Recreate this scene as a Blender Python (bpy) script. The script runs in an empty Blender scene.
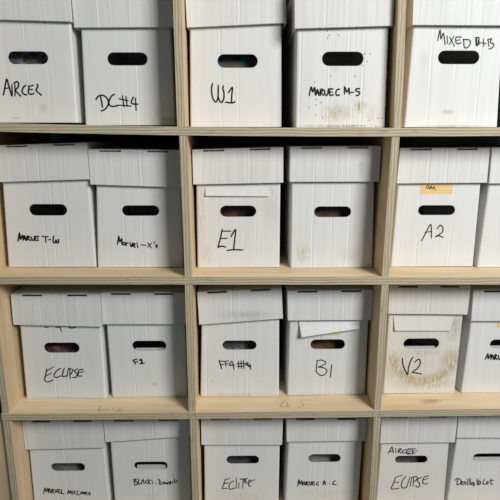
import bpy, bmesh, math, random
from mathutils import Vector, Matrix
C = bpy.context.scene.collection
sc = bpy.context.scene

# ------------------------------------------------------------------ camera
Z0 = 1.45                       # height of the upper shelf's top face
cam_d = bpy.data.cameras.new('camera')
cam_d.sensor_width = 36.0
cam_d.lens = 36.0               # 500 px focal length on a 500 px frame
cam_d.clip_start = .02
cam = bpy.data.objects.new('camera', cam_d); C.objects.link(cam)
PITCH, YAW, ROLL = 0.22331, 0.01478, -0.000235
fw = Vector((math.sin(YAW)*math.cos(PITCH), math.cos(YAW)*math.cos(PITCH), -math.sin(PITCH)))
rt = Vector((math.cos(YAW), -math.sin(YAW), 0)); up = rt.cross(fw)
r2 = math.cos(ROLL)*rt + math.sin(ROLL)*up; u2 = -math.sin(ROLL)*rt + math.cos(ROLL)*up
cam.matrix_world = Matrix(((r2.x, u2.x, -fw.x, .11989), (r2.y, u2.y, -fw.y, -1.0485), (r2.z, u2.z, -fw.z, Z0-.02091), (0, 0, 0, 1)))
sc.camera = cam

# ------------------------------------------------------------------ light
world = bpy.data.worlds.new('room_light'); sc.world = world; world.use_nodes = True
bg = world.node_tree.nodes['Background']
bg.inputs[0].default_value = (.62, .84, 1.0, 1); bg.inputs[1].default_value = .125
def area(name, loc, target, size, power, col):
    l = bpy.data.lights.new(name, 'AREA'); l.shape = 'SQUARE'; l.size = size; l.energy = power; l.color = col
    o = bpy.data.objects.new(name, l); C.objects.link(o); o.location = loc
    o.rotation_euler = (Vector(target)-Vector(loc)).to_track_quat('-Z', 'Y').to_euler()
    return o
area('ceiling_lamp_light', (1.36, -1.66, Z0+.86), (.10, 0, Z0-.30), .74, 58, (1.0, .992, .972))
sc.view_settings.view_transform = 'Standard'
sc.view_settings.look = 'None'
sc.view_settings.gamma = 1
sc.view_settings.use_curve_mapping = False
sc.view_settings.exposure = 0.0
BOX = {
  'ai': {'row':1,'cx':-0.3347,'y':0.07,'dz':0.0077,'body':[[-0.0783,0.2002],[0.1041,0.1987],0.0996,-0.0996],'lid':[[-0.0791,0.283],[0.1055,0.2786],[0.1042,0.2006],[-0.0806,0.205]],'hole':[0.0054,0.1318,0.0839,0.0252],'ink':[[(-0.0537,0.0565),(-0.0489,0.0718),(-0.0432,0.0896),(-0.0408,0.0779),(-0.038,0.0647),(-0.0363,0.0551)],[(-0.0501,0.0702),(-0.0384,0.0714)],[(-0.0335,0.0779),(-0.035,0.0551)],[(-0.0271,0.0779),(-0.0291,0.0551)],[(-0.0294,0.0803),(-0.0223,0.084),(-0.019,0.0795),(-0.0218,0.0722),(-0.0282,0.0673)],[(-0.0282,0.0673),(-0.0226,0.0606),(-0.0173,0.0545)],[(-0.0045,0.0769),(-0.011,0.0708),(-0.0134,0.0633),(-0.0101,0.0586),(-0.0043,0.0572)],[(0.001,0.0749),(0.0117,0.0763)],[(0.0024,0.0743),(-0.0001,0.0613),(0.0043,0.0586),(0.0116,0.0601)],[(0.0014,0.0678),(0.0088,0.0682)],[(0.0193,0.079),(0.0211,0.0749),(0.0165,0.0668),(0.0209,0.0617),(0.0268,0.0566)]],'cr':[-0.0001,0.0414],'lcr':[-0.0295,0.0422],'st':[(0.0273,0.0314,0.0122,0.0118,0.35,'t'),(-0.033,0.0093,0.01,0.0022,0.8,'g')]},
  'dc': {'row':1,'cx':-0.1245,'y':0.078,'dz':0.0025,'body':[[-0.0929,0.1915],[0.1018,0.1945],0.0976,-0.0976],'lid':[[-0.1054,0.2739],[0.0985,0.2755],[0.103,0.1975],[-0.103,0.1959]],'hole':[0.0013,0.1362,0.085,0.026],'ink':[[(-0.0606,0.0594),(-0.0585,0.0481),(-0.0577,0.0377)],[(-0.0706,0.0532),(-0.0671,0.0584),(-0.0593,0.0625),(-0.0509,0.0605),(-0.0449,0.0532),(-0.0444,0.045),(-0.0492,0.0366),(-0.056,0.0314),(-0.061,0.0304)],[(-0.0303,0.0646),(-0.0369,0.0605),(-0.0418,0.0522),(-0.0433,0.045),(-0.0393,0.0398),(-0.0307,0.0398),(-0.022,0.0419)],[(-0.0133,0.0615),(-0.0114,0.0387)],[(-0.0059,0.0605),(-0.0044,0.0398)],[(-0.0212,0.0553),(-0.0021,0.0512)],[(-0.0198,0.0419),(0.0038,0.0398)],[(0.0102,0.0595),(0.0052,0.046),(0.0191,0.044)],[(0.0143,0.0564),(0.0145,0.0308)]],'cr':[-0.0213,0.0181],'lcr':[-0.0544,-0.0275,0.0128],'st':[(0.0833,0.0137,0.0169,0.0044,0.4,'g'),(0.0614,0.029,0.0056,0.0136,0.25,'g')]},
  'w1': {'row':1,'cx':0.106,'y':0.07,'dz':-0.0014,'body':[[-0.0951,0.1995],[0.0964,0.2076],0.0992,-0.0992],'lid':[[-0.1021,0.2769],[0.1023,0.2865],[0.1054,0.2085],[-0.0996,0.1989]],'hole':[0.0043,0.1353,0.085,0.0269],'ink':[[(-0.0495,0.09),(-0.0518,0.0773),(-0.0499,0.062),(-0.0447,0.0527),(-0.0415,0.0531),(-0.0381,0.062),(-0.0372,0.0865)],[(-0.0375,0.062),(-0.034,0.0531),(-0.0297,0.0517),(-0.0258,0.0589),(-0.0252,0.0712),(-0.0276,0.0804),(-0.0261,0.0851)],[(-0.0156,0.0712),(-0.0069,0.0825),(-0.0085,0.0671),(-0.0093,0.0507)],[(-0.0222,0.0517),(-0.0082,0.0502),(-0.0018,0.0527)]],'cr':[0.003,-0.0342],'lcr':[0.0062]},
  'ms': {'row':1,'cx':0.3273,'y':0.03,'dz':-0.0035,'body':[[-0.1019,0.1918],[0.0902,0.1948],0.0966,-0.0966],'lid':[[-0.1044,0.2697],[0.1001,0.2756],[0.0976,0.1976],[-0.1022,0.1917]],'hole':[-0.002,0.1364,0.085,0.0275],'ink':[[(-0.0689,0.0642),(-0.0651,0.0822),(-0.0619,0.0712),(-0.0578,0.0809),(-0.0565,0.0656)],[(-0.0545,0.0656),(-0.0519,0.0767),(-0.0486,0.0648)],[(-0.0537,0.0698),(-0.0494,0.0698)],[(-0.0457,0.0648),(-0.0455,0.0767),(-0.0402,0.0754),(-0.0445,0.0712),(-0.039,0.0648)],[(-0.0373,0.0754),(-0.0362,0.067),(-0.0312,0.0657),(-0.0293,0.0781)],[(-0.02,0.0773),(-0.0267,0.0773),(-0.0257,0.0657),(-0.0187,0.0662)],[(-0.0262,0.0715),(-0.0207,0.0715)],[(-0.0061,0.0773),(-0.0121,0.0754),(-0.0136,0.0684),(-0.0108,0.0648),(-0.0059,0.0662)],[(0.0045,0.0676),(0.0039,0.0823),(0.0093,0.0712),(0.0133,0.0796),(0.0144,0.0671)],[(0.0151,0.0704),(0.0232,0.0713)],[(0.0351,0.0782),(0.0279,0.0776),(0.0287,0.0732),(0.0354,0.0713),(0.0342,0.0663),(0.0285,0.0643)]],'cr':[-0.0905,-0.0307,0.0074,0.0186,0.0382],'lcr':[-0.0437,-0.0004],'st':[(0.0371,0.0423,0.0163,0.0125,1.0,'t'),(-0.0102,0.0303,0.0326,0.02,0.75,'t'),(-0.0188,0.1161,0.0133,0.0076,0.25,'t'),(0.0017,0.0034,0.1041,0.0032,0.75,'g'),(0.0663,0.0251,0.0218,0.0211,0.25,'t')]},
  'mi': {'row':1,'cx':0.5613,'y':0.035,'dz':-0.0025,'body':[[-0.102,0.1949],[0.0899,0.1964],0.0995,-0.0995],'lid':[[-0.1022,0.2772],[0.0967,0.2768],[0.0998,0.1988],[-0.0992,0.1992]],'hole':[0.0036,0.1394,0.0854,0.0262],'ink':[[(-0.0423,0.1715),(-0.0392,0.1928),(-0.0359,0.1741),(-0.032,0.1861),(-0.0264,0.1634)],[(-0.0238,0.1808),(-0.0217,0.1661)],[(-0.0184,0.1782),(-0.0068,0.1608)],[(-0.01,0.1795),(-0.0178,0.164)],[(0.006,0.1782),(-0.0055,0.1774),(-0.003,0.1662),(0.0061,0.1675)],[(-0.0041,0.1723),(0.0036,0.1729)],[(0.0106,0.1743),(0.0135,0.1595),(0.0194,0.1582),(0.0252,0.1663),(0.0223,0.1729),(0.0093,0.1737)],[(0.0334,0.177),(0.042,0.177),(0.039,0.1636),(0.0351,0.1743)],[(0.0377,0.177),(0.0377,0.1622),(0.0437,0.1663),(0.041,0.173)],[(0.0508,0.1749),(0.0537,0.1609)],[(0.0458,0.1676),(0.0575,0.1663)],[(0.061,0.1744),(0.0633,0.161)],[(0.0597,0.173),(0.068,0.1757),(0.0659,0.169),(0.0735,0.165),(0.0713,0.1583),(0.0644,0.1556)]],'cr':[-0.0541,-0.0033,0.0476],'lcr':[-0.0389,0.0112,0.035],'st':[(-0.0087,0.0313,0.0154,0.0063,0.65,'t'),(-0.0676,0.1328,0.0097,0.0228,0.25,'t'),(0.0077,0.0026,0.0997,0.0021,0.6,'g')]},
  'tw': {'row':2,'cx':-0.3217,'y':0.0784,'dz':0.0052,'body':[[-0.0939,0.1946],[0.1046,0.2],0.1011,-0.1011],'lid':[[-0.0959,0.2757],[0.1031,0.2823],[0.1042,0.2024],[-0.098,0.1964]],'hole':[0.0024,0.1331,0.0851,0.026],'ink':[[(-0.072,0.061),(-0.0666,0.0813),(-0.0662,0.0646),(-0.0604,0.0757),(-0.0598,0.0632)],[(-0.0598,0.0632),(-0.0559,0.0743),(-0.0543,0.0631)],[(-0.0585,0.0674),(-0.0544,0.0679)],[(-0.0517,0.0626),(-0.0498,0.0729),(-0.0454,0.071),(-0.0496,0.0673),(-0.0427,0.0625)],[(-0.0418,0.0715),(-0.0397,0.0645),(-0.0357,0.0636),(-0.0335,0.0729)],[(-0.0235,0.0723),(-0.0317,0.072),(-0.033,0.0639),(-0.0248,0.0636)],[(-0.0323,0.0681),(-0.0258,0.0681)],[(-0.0164,0.0723),(-0.0028,0.0714)],[(-0.0091,0.072),(-0.009,0.0579)],[(-0.0029,0.0644),(0.0026,0.0649)],[(0.0101,0.0727),(0.0076,0.0601),(0.0114,0.0568),(0.0148,0.0643),(0.0161,0.0573),(0.0197,0.0579),(0.0204,0.0657)]],'cr':[-0.0371,-0.011,0.0094,0.0414],'lcr':[-0.0363,-0.0078],'st':[(0.087,0.133,0.0082,0.0047,0.3,'t')]},
  'xs': {'row':2,'cx':-0.1177,'y':0.0776,'dz':0.004,'body':[[-0.0904,0.1839],[0.1033,0.1847],0.0995,-0.0995],'lid':[[-0.0993,0.269],[0.1044,0.2666],[0.1077,0.185],[-0.0991,0.1922]],'hole':[0.0067,0.1322,0.0843,0.0237],'ink':[[(-0.0501,0.0539),(-0.0453,0.0744),(-0.0443,0.0596),(-0.0394,0.068),(-0.0397,0.0539)],[(-0.0325,0.0587),(-0.0372,0.0581),(-0.037,0.0531),(-0.0328,0.0539),(-0.0317,0.0581)],[(-0.0302,0.0511),(-0.0295,0.0581),(-0.0258,0.0567)],[(-0.0215,0.0595),(-0.0185,0.0482),(-0.0153,0.058)],[(-0.0146,0.0496),(-0.0095,0.0538),(-0.0121,0.0566),(-0.0145,0.051),(-0.0098,0.0473)],[(-0.0051,0.058),(-0.0038,0.0462)],[(0.0042,0.0529),(0.0147,0.0523)],[(0.0196,0.0579),(0.0273,0.0461)],[(0.0278,0.0565),(0.0183,0.0472)],[(0.0354,0.0607),(0.0335,0.0565)],[(0.0414,0.0528),(0.0372,0.0517),(0.0412,0.0488),(0.0375,0.0466)]],'cr':[-0.0342,0.0061],'lcr':[-0.0772,-0.0514,-0.0026,0.0118]},
  'e1': {'row':2,'cx':0.1099,'y':0.0752,'dz':0.0028,'body':[[-0.0938,0.1891],[0.0975,0.1934],0.0953,-0.0953],'lid':[[-0.0996,0.2691],[0.0991,0.2745],[0.1003,0.197],[-0.1004,0.1933]],'hole':[-0.0003,0.1318,0.0817,0.0255],'ink':[[(-0.0364,0.0908),(-0.0412,0.0699),(-0.047,0.0483)],[(-0.0377,0.0861),(-0.0169,0.0861)],[(-0.0412,0.069),(-0.0257,0.0695)],[(-0.047,0.0483),(-0.0387,0.0511),(-0.029,0.0487)],[(-0.017,0.0736),(-0.0063,0.0903),(-0.0083,0.0679),(-0.0112,0.0426)],[(-0.026,0.0407),(-0.0121,0.0426),(0.01,0.0419)]],'cr':[-0.0486,0.0106,0.037],'lcr':[-0.0484,0.0034,0.0236],'st':[(-0.0843,0.1174,0.0129,0.0786,0.4,'t'),(0.0765,0.1349,0.0236,0.0418,0.3,'t'),(-0.0784,0.0327,0.018,0.0247,0.35,'t'),(0.0732,0.1731,0.0146,0.0146,0.3,'t')],'flap':[[-0.0735,0.1879],[0.0701,0.1888],[0.0686,0.1655],[-0.0727,0.1675]]},
  'bl': {'row':2,'cx':0.3265,'y':0.0753,'dz':0.0016,'body':[[-0.1005,0.1975],[0.0898,0.1989],0.0965,-0.0965],'lid':[[-0.1021,0.2768],[0.1022,0.2778],[0.1016,0.2002],[-0.1019,0.1999]],'hole':[-0.0024,0.1312,0.084,0.0244],'cr':[-0.0489,-0.0047,0.0337],'lcr':[-0.0486,0.0006,0.0266],'st':[(-0.0682,0.0361,0.0193,0.0279,0.55,'t'),(0.0446,0.0326,0.0362,0.0186,0.25,'t')],'lst':[(0.0531,0.2318,0.0087,0.0172,0.3,'g')]},
  'a2': {'row':2,'cx':0.5663,'y':0.088,'dz':0.0003,'body':[[-0.097,0.193],[0.0969,0.195],0.0982,-0.0982],'lid':[[-0.0966,0.2743],[0.1053,0.2753],[0.1059,0.1975],[-0.099,0.1961]],'hole':[0.0001,0.1337,0.0855,0.0229],'ink':[[(-0.029,0.0623),(-0.0201,0.0822),(-0.0108,0.101),(-0.0069,0.0689)],[(-0.0224,0.0822),(-0.0081,0.0839)],[(0.0054,0.0904),(0.0113,0.0987),(0.0184,0.092),(0.0161,0.0805),(0.0021,0.0712),(0.0101,0.0739),(0.0212,0.0698)]],'sink':[[(-0.0286,0.1862),(-0.0241,0.1904),(-0.0202,0.1821),(-0.0176,0.1894),(-0.0138,0.1821),(-0.0105,0.1884),(-0.0072,0.1798)],[(-0.0294,0.184),(-0.0173,0.1853)]],'cr':[-0.0423,0.0057,0.0358],'lcr':[-0.0314,-0.0019,0.0099,0.0365,0.0631],'st':[(0.0324,0.1161,0.0242,0.0367,0.12,'t'),(0.0171,0.0108,0.1112,0.0095,0.15,'t')],'stick':[[-0.0413,0.1952],[0.0334,0.1714]]},
  'b6': {'row':2,'cx':0.774,'y':0.0823,'dz':-0.0008,'body':[[-0.1034,0.1966],[0.1068,0.1963],0.1029,-0.1029],'lid':[[-0.1017,0.2766],[0.1044,0.2764],[0.1059,0.1988],[-0.1002,0.1974]],'cr':[],'lcr':[-0.047]},
  'ec': {'row':3,'cx':-0.3111,'y':0.0654,'dz':-0.0016,'body':[[-0.0938,0.1886],[0.101,0.1848],0.0972,-0.0972],'lid':[[-0.1017,0.2697],[0.1021,0.2687],[0.1023,0.1892],[-0.1035,0.1956]],'hole':[-0.0004,0.1329,0.0841,0.0265],'ink':[[(-0.0401,0.0792),(-0.045,0.061),(-0.0477,0.05),(-0.0415,0.0444),(-0.0276,0.0498)],[(-0.0423,0.0727),(-0.0229,0.0846)],[(-0.0441,0.0603),(-0.0293,0.0689)],[(-0.0065,0.0808),(-0.019,0.0718),(-0.0249,0.0608),(-0.0186,0.0564),(-0.0082,0.0607)],[(0.0018,0.0807),(-0.005,0.0589),(0.0053,0.0613)],[(0.0119,0.0807),(0.0059,0.0569)],[(0.0143,0.0781),(0.0137,0.0532)],[(0.0117,0.0788),(0.0216,0.0769),(0.0167,0.066),(0.0122,0.0635)],[(0.0335,0.0787),(0.0247,0.0733),(0.0308,0.0659),(0.0284,0.0568),(0.02,0.0561)],[(0.0467,0.0768),(0.0365,0.075),(0.0337,0.0604),(0.0421,0.0603)],[(0.035,0.0684),(0.048,0.0713)]],'ink2':[[(-0.0093,0.1847),(0.0005,0.1847)],[(0.0012,0.1847),(0.0023,0.1738)],[(0.0209,0.1846),(0.0273,0.1828),(0.0366,0.1845)],[(-0.0355,0.1853),(-0.0273,0.1852)]],'cr':[-0.0247,0.0102,0.0457],'lcr':[-0.0387,0.0186],'st':[(0.0005,0.004,0.1007,0.0028,0.5,'t')]},
  'f1': {'row':3,'cx':-0.1094,'y':0.0717,'dz':-0.0018,'body':[[-0.0966,0.189],[0.0919,0.1891],0.0928,-0.0928],'lid':[[-0.1012,0.27],[0.0957,0.269],[0.0984,0.1922],[-0.1015,0.1934]],'hole':[0.0043,0.1342,0.0812,0.0253],'ink':[[(-0.0362,0.0972),(-0.0309,0.0878)],[(-0.0362,0.0972),(-0.0264,0.1003)],[(-0.0326,0.092),(-0.0249,0.093)],[(-0.0198,0.0971),(-0.0159,0.0991),(-0.0154,0.0887)],[(-0.0203,0.0877),(-0.0096,0.0897)]],'cr':[-0.0356,-0.0022],'lcr':[-0.0344,0.0015],'st':[(0.0134,0.0336,0.0114,0.0048,0.5,'t')]},
  'ff': {'row':3,'cx':0.1111,'y':0.0709,'dz':-0.0014,'body':[[-0.0925,0.1921],[0.0948,0.1995],0.0967,-0.0967],'lid':[[-0.0973,0.2707],[0.0986,0.2804],[0.1027,0.2051],[-0.0943,0.1907]],'hole':[-0.0001,0.134,0.0816,0.024],'ink':[[(-0.0491,0.0954),(-0.0461,0.0837),(-0.0438,0.0737)],[(-0.0484,0.0936),(-0.0375,0.0928)],[(-0.0461,0.0837),(-0.0388,0.0849)],[(-0.0351,0.092),(-0.0328,0.0796)],[(-0.0351,0.0927),(-0.0266,0.094)],[(-0.034,0.0862),(-0.0279,0.0867)],[(-0.0194,0.0926),(-0.0243,0.0822),(-0.0122,0.0834)],[(-0.017,0.0913),(-0.0135,0.0716)],[(-0.0025,0.0925),(-0.0019,0.0742)],[(0.0036,0.0938),(0.0047,0.0741)],[(-0.0062,0.086),(0.012,0.0872)],[(-0.005,0.0794),(0.012,0.0801)],[(0.0096,0.0937),(0.0107,0.0741)],[(0.02,0.0889),(0.0144,0.0858),(0.018,0.0819),(0.0205,0.0884)],[(0.0265,0.0831),(0.0217,0.0819),(0.0229,0.0774),(0.0263,0.0805)],[(0.0263,0.0831),(0.0272,0.0713)]],'cr':[-0.0823,-0.0109,0.0183],'lcr':[-0.0194],'st':[(-0.0023,0.0048,0.1022,0.0028,0.5,'t'),(-0.0686,0.0408,0.0032,0.0028,0.5,'g'),(0.0518,0.0399,0.0032,0.0021,0.5,'g')],'lst':[(0.011,0.2143,0.0676,0.0117,0.35,'g')]},  # lst: grey smear paints the shading of a diagonal lid crease
  'b1': {'row':3,'cx':0.3244,'y':0.0727,'dz':-0.0006,'body':[[-0.1036,0.1928],[0.0973,0.1949],0.0968,-0.0968],'lid':[[-0.1012,0.2715],[0.1015,0.273],[0.1019,0.1985],[-0.0988,0.1984]],'hole':[-0.0008,0.1331,0.0834,0.0255],'ink':[[(-0.0242,0.0914),(-0.0262,0.0777),(-0.0265,0.0619)],[(-0.0266,0.0903),(-0.0157,0.0929),(-0.0058,0.0886),(-0.0045,0.0841),(-0.0128,0.0776),(-0.0229,0.0745)],[(-0.0229,0.0745),(-0.0089,0.0723),(-0.0007,0.0657),(-0.0024,0.0577),(-0.012,0.0517),(-0.0194,0.0544),(-0.027,0.064)],[(0.011,0.0801),(0.01,0.0669),(0.0086,0.047)]],'cr':[-0.0223,-0.0085],'lcr':[-0.0249,0.0182,0.0305],'st':[(0.0142,0.0033,0.0965,0.0056,0.25,'t')],'flap':[[-0.072,0.1926],[0.0712,0.1937],[0.0721,0.1766],[-0.0663,0.1583]],'stick':[[0.002,0.1684],[0.028,0.157]]},
  'v2': {'row':3,'cx':0.5549,'y':0.0749,'dz':0.0005,'body':[[-0.0899,0.2038],[0.0958,0.2047],0.0897,-0.0897],'lid':[[-0.0939,0.2812],[0.0979,0.2803],[0.0962,0.209],[-0.0921,0.212]],'hole':[-0.0038,0.1315,0.0866,0.0269],'ink':[[(-0.0478,0.0945),(-0.0446,0.0766),(-0.0388,0.0633),(-0.0317,0.0505),(-0.0306,0.0699),(-0.0268,0.0857),(-0.022,0.097)],[(-0.0161,0.083),(-0.01,0.09),(-0.0043,0.0895),(-0.003,0.0789),(-0.0094,0.0657),(-0.0206,0.0565),(-0.0098,0.0546),(0.0027,0.0518)]],'cr':[0.0037,0.0365],'lcr':[0.0017],'st':[(0.0049,0.1051,0.0814,0.0773,0.95,'a'),(0.0106,0.0313,0.0773,0.021,0.9,'t'),(0.07,0.0876,0.0287,0.0414,0.8,'t'),(-0.0721,0.068,0.0192,0.0416,0.6,'t'),(0.0015,0.1085,0.0572,0.0095,0.6,'t'),(0.0716,0.1752,0.0251,0.0401,0.45,'g'),(-0.0166,0.095,0.0955,0.1043,0.25,'t')],'flap':[[-0.0769,0.2037],[0.0691,0.2029],[0.0618,0.1653],[-0.072,0.1674]]},
  'ma': {'row':3,'cx':0.7622,'y':0.0743,'dz':0.0011,'body':[[-0.103,0.1879],[0.0981,0.1867],0.1028,-0.1028],'lid':[[-0.1027,0.2684],[0.1052,0.2674],[0.1052,0.191],[-0.1008,0.1922]],'hole':[-0.0008,0.1284,0.0864,0.0243],'ink':[[(-0.0517,0.0886),(-0.046,0.1043),(-0.0445,0.0901),(-0.0385,0.1027),(-0.0378,0.0885)],[(-0.0378,0.0885),(-0.0345,0.1011),(-0.0311,0.0884)],[(-0.0281,0.0884),(-0.0286,0.101),(-0.0243,0.0994),(-0.0274,0.0956),(-0.0222,0.0883)],[(-0.0205,0.0994),(-0.0185,0.0899),(-0.0143,0.0892),(-0.0146,0.1)],[(-0.0043,0.0999),(-0.0116,0.0993),(-0.0102,0.0892),(-0.0031,0.0891)],[(-0.0108,0.0946),(-0.0052,0.0945)],[(0.0001,0.0999),(0.0017,0.0891),(0.0073,0.0891)]],'cr':[],'lcr':[-0.0184],'stick':[[-0.0322,0.194],[-0.0047,0.1727]]},
  'lo': {'row':4,'cx':-0.3215,'y':0.068,'dz':0,'body':[[-0.0974,0.1786],[0.0971,0.1822],0.0979,-0.0979],'lid':[[-0.1027,0.2642],[0.0981,0.2651],[0.0972,0.1894],[-0.1032,0.1859]],'hole':[-0.0019,0.1278,0.0854,0.0235],'ink':[[(-0.0706,0.052),(-0.0645,0.0696),(-0.0635,0.0572),(-0.0576,0.0677),(-0.0581,0.0554)],[(-0.0576,0.0543),(-0.0534,0.067),(-0.0521,0.0543)],[(-0.0491,0.0535),(-0.0475,0.0648),(-0.0438,0.0623),(-0.0471,0.0599),(-0.0431,0.0527)],[(-0.0406,0.064),(-0.0383,0.0552),(-0.0336,0.0646)],[(-0.027,0.0631),(-0.0325,0.0625),(-0.0323,0.054),(-0.0272,0.0533)],[(-0.0323,0.0583),(-0.028,0.0586)],[(-0.0233,0.0638),(-0.0248,0.0525),(-0.0182,0.051)],[(-0.0097,0.0502),(-0.0058,0.0608),(-0.0041,0.0523),(0.0002,0.06),(0.0001,0.0512)],[(0.0037,0.0582),(0.0031,0.0501)],[(0.0069,0.0592),(0.0101,0.05)],[(0.0108,0.0581),(0.0055,0.05)],[(0.017,0.0598),(0.0146,0.0485),(0.0207,0.0477)],[(0.0232,0.0491),(0.0268,0.0568),(0.0287,0.049)],[(0.0305,0.049),(0.032,0.0568),(0.0354,0.0482),(0.0366,0.056)],[(0.0411,0.056),(0.0378,0.0525),(0.0414,0.0471)],[(0.0487,0.0541),(0.0439,0.0517),(0.0483,0.0488),(0.045,0.046)]],'cr':[-0.0336,-0.011,0.0165],'lcr':[-0.051,-0.0042,0.0131]},
  'bk': {'row':4,'cx':-0.1138,'y':0.068,'dz':0,'body':[[-0.0997,0.1979],[0.101,0.2054],0.0986,-0.0986],'lid':[[-0.1106,0.2651],[0.1044,0.2658],[0.1072,0.2201],[-0.1081,0.2045]],'hole':[-0.001,0.1298,0.0848,0.023],'ink':[[(-0.0454,0.0915),(-0.0447,0.0757)],[(-0.0476,0.0897),(-0.0393,0.0921),(-0.0427,0.0851),(-0.0367,0.0826),(-0.0392,0.0756),(-0.0448,0.0739)],[(-0.0331,0.0931),(-0.0348,0.0773),(-0.0293,0.079)],[(-0.0278,0.0772),(-0.0226,0.0912),(-0.0202,0.0771)],[(-0.012,0.0893),(-0.0169,0.0824),(-0.0125,0.0788)],[(-0.0089,0.091),(-0.0095,0.077)],[(-0.0028,0.0892),(-0.0086,0.0833),(-0.0034,0.0769)],[(0.0001,0.0874),(0.0018,0.0776)],[(0.009,0.0803),(0.0098,0.0768)],[(0.0155,0.0908),(0.02,0.0872),(0.0182,0.0802),(0.021,0.0738)],[(0.0229,0.0837),(0.0241,0.0766),(0.0288,0.0783),(0.0296,0.0836)],[(0.032,0.0818),(0.0333,0.0758),(0.0366,0.0817),(0.0385,0.0757),(0.0418,0.0827)],[(0.0447,0.0781),(0.0488,0.0816),(0.0458,0.0834),(0.044,0.0771),(0.0486,0.0763)],[(0.0519,0.0833),(0.0532,0.077)],[(0.0568,0.092),(0.0588,0.0797),(0.0658,0.0884)],[(0.055,0.1025),(0.0556,0.1015)]],'cr':[-0.0036,0.0352],'lcr':[-0.0254,0.0092],'st':[(-0.002,0.0392,0.0205,0.0119,0.25,'t')]},
  'el': {'row':4,'cx':0.1144,'y':0.068,'dz':0,'body':[[-0.0936,0.1865],[0.0973,0.1879],0.0956,-0.0956],'lid':[[-0.0986,0.2683],[0.1031,0.2664],[0.1017,0.1927],[-0.0988,0.1948]],'hole':[0.0034,0.1439,0.0825,0.0241],'ink':[[(-0.0407,0.0885),(-0.046,0.0724),(-0.05,0.0613)],[(-0.042,0.0876),(-0.0292,0.0913)],[(-0.0452,0.0753),(-0.0344,0.0782)],[(-0.05,0.0613),(-0.0351,0.062)],[(-0.0191,0.0838),(-0.0281,0.0781),(-0.032,0.0664),(-0.0282,0.0589),(-0.0166,0.0632)],[(-0.0131,0.0925),(-0.0133,0.0617)],[(-0.0063,0.0778),(-0.0069,0.0616)],[(0.004,0.0865),(0.0034,0.0615)],[(-0.0037,0.0881),(0.0065,0.0894),(0.0104,0.085),(0.0052,0.0792)],[(0.0155,0.0908),(0.0065,0.0865),(0.0129,0.0791),(0.0091,0.0747)],[(0.0206,0.0775),(0.0244,0.0827),(0.0193,0.0849),(0.0173,0.0761),(0.0206,0.0672),(0.0239,0.0686)],[(0.0219,0.0804),(0.0341,0.0867)]],'cr':[-0.0049],'lcr':[0.0069],'st':[(-0.0065,0.0334,0.0878,0.0179,0.2,'t')]},
  'ac': {'row':4,'cx':0.3218,'y':0.068,'dz':0,'body':[[-0.0926,0.1956],[0.1003,0.1971],0.0954,-0.0954],'lid':[[-0.0959,0.2653],[0.1095,0.2634],[0.1082,0.2023],[-0.0944,0.201]],'hole':[0.0034,0.1462,0.0819,0.0241],'ink':[[(-0.0628,0.0666),(-0.0601,0.086),(-0.0576,0.0719),(-0.0529,0.0824),(-0.0514,0.069)],[(-0.0505,0.069),(-0.0467,0.0795),(-0.0443,0.0689)],[(-0.0421,0.0689),(-0.0414,0.0787),(-0.0368,0.0769),(-0.0404,0.0734),(-0.0359,0.0681)],[(-0.0322,0.0786),(-0.0335,0.0716),(-0.0298,0.0694),(-0.0275,0.0768),(-0.0322,0.0786)],[(-0.0198,0.0785),(-0.0251,0.0778),(-0.0249,0.0697),(-0.0187,0.0696)],[(-0.025,0.0743),(-0.0203,0.0743)],[(-0.009,0.0784),(-0.0145,0.0742),(-0.0134,0.0692),(-0.0088,0.0695)],[(0.002,0.0694),(0.0047,0.0817),(0.0092,0.0693)],[(0.0028,0.074),(0.0084,0.0746)],[(0.0183,0.0727),(0.0195,0.0727)],[(0.0334,0.0814),(0.0275,0.0762),(0.0277,0.0709),(0.0361,0.0693)]],'cr':[-0.0313,0.0017,0.0347],'lcr':[0.0019,0.0345],'st':[(0.0082,0.0397,0.0778,0.0179,0.2,'t')]},
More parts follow.
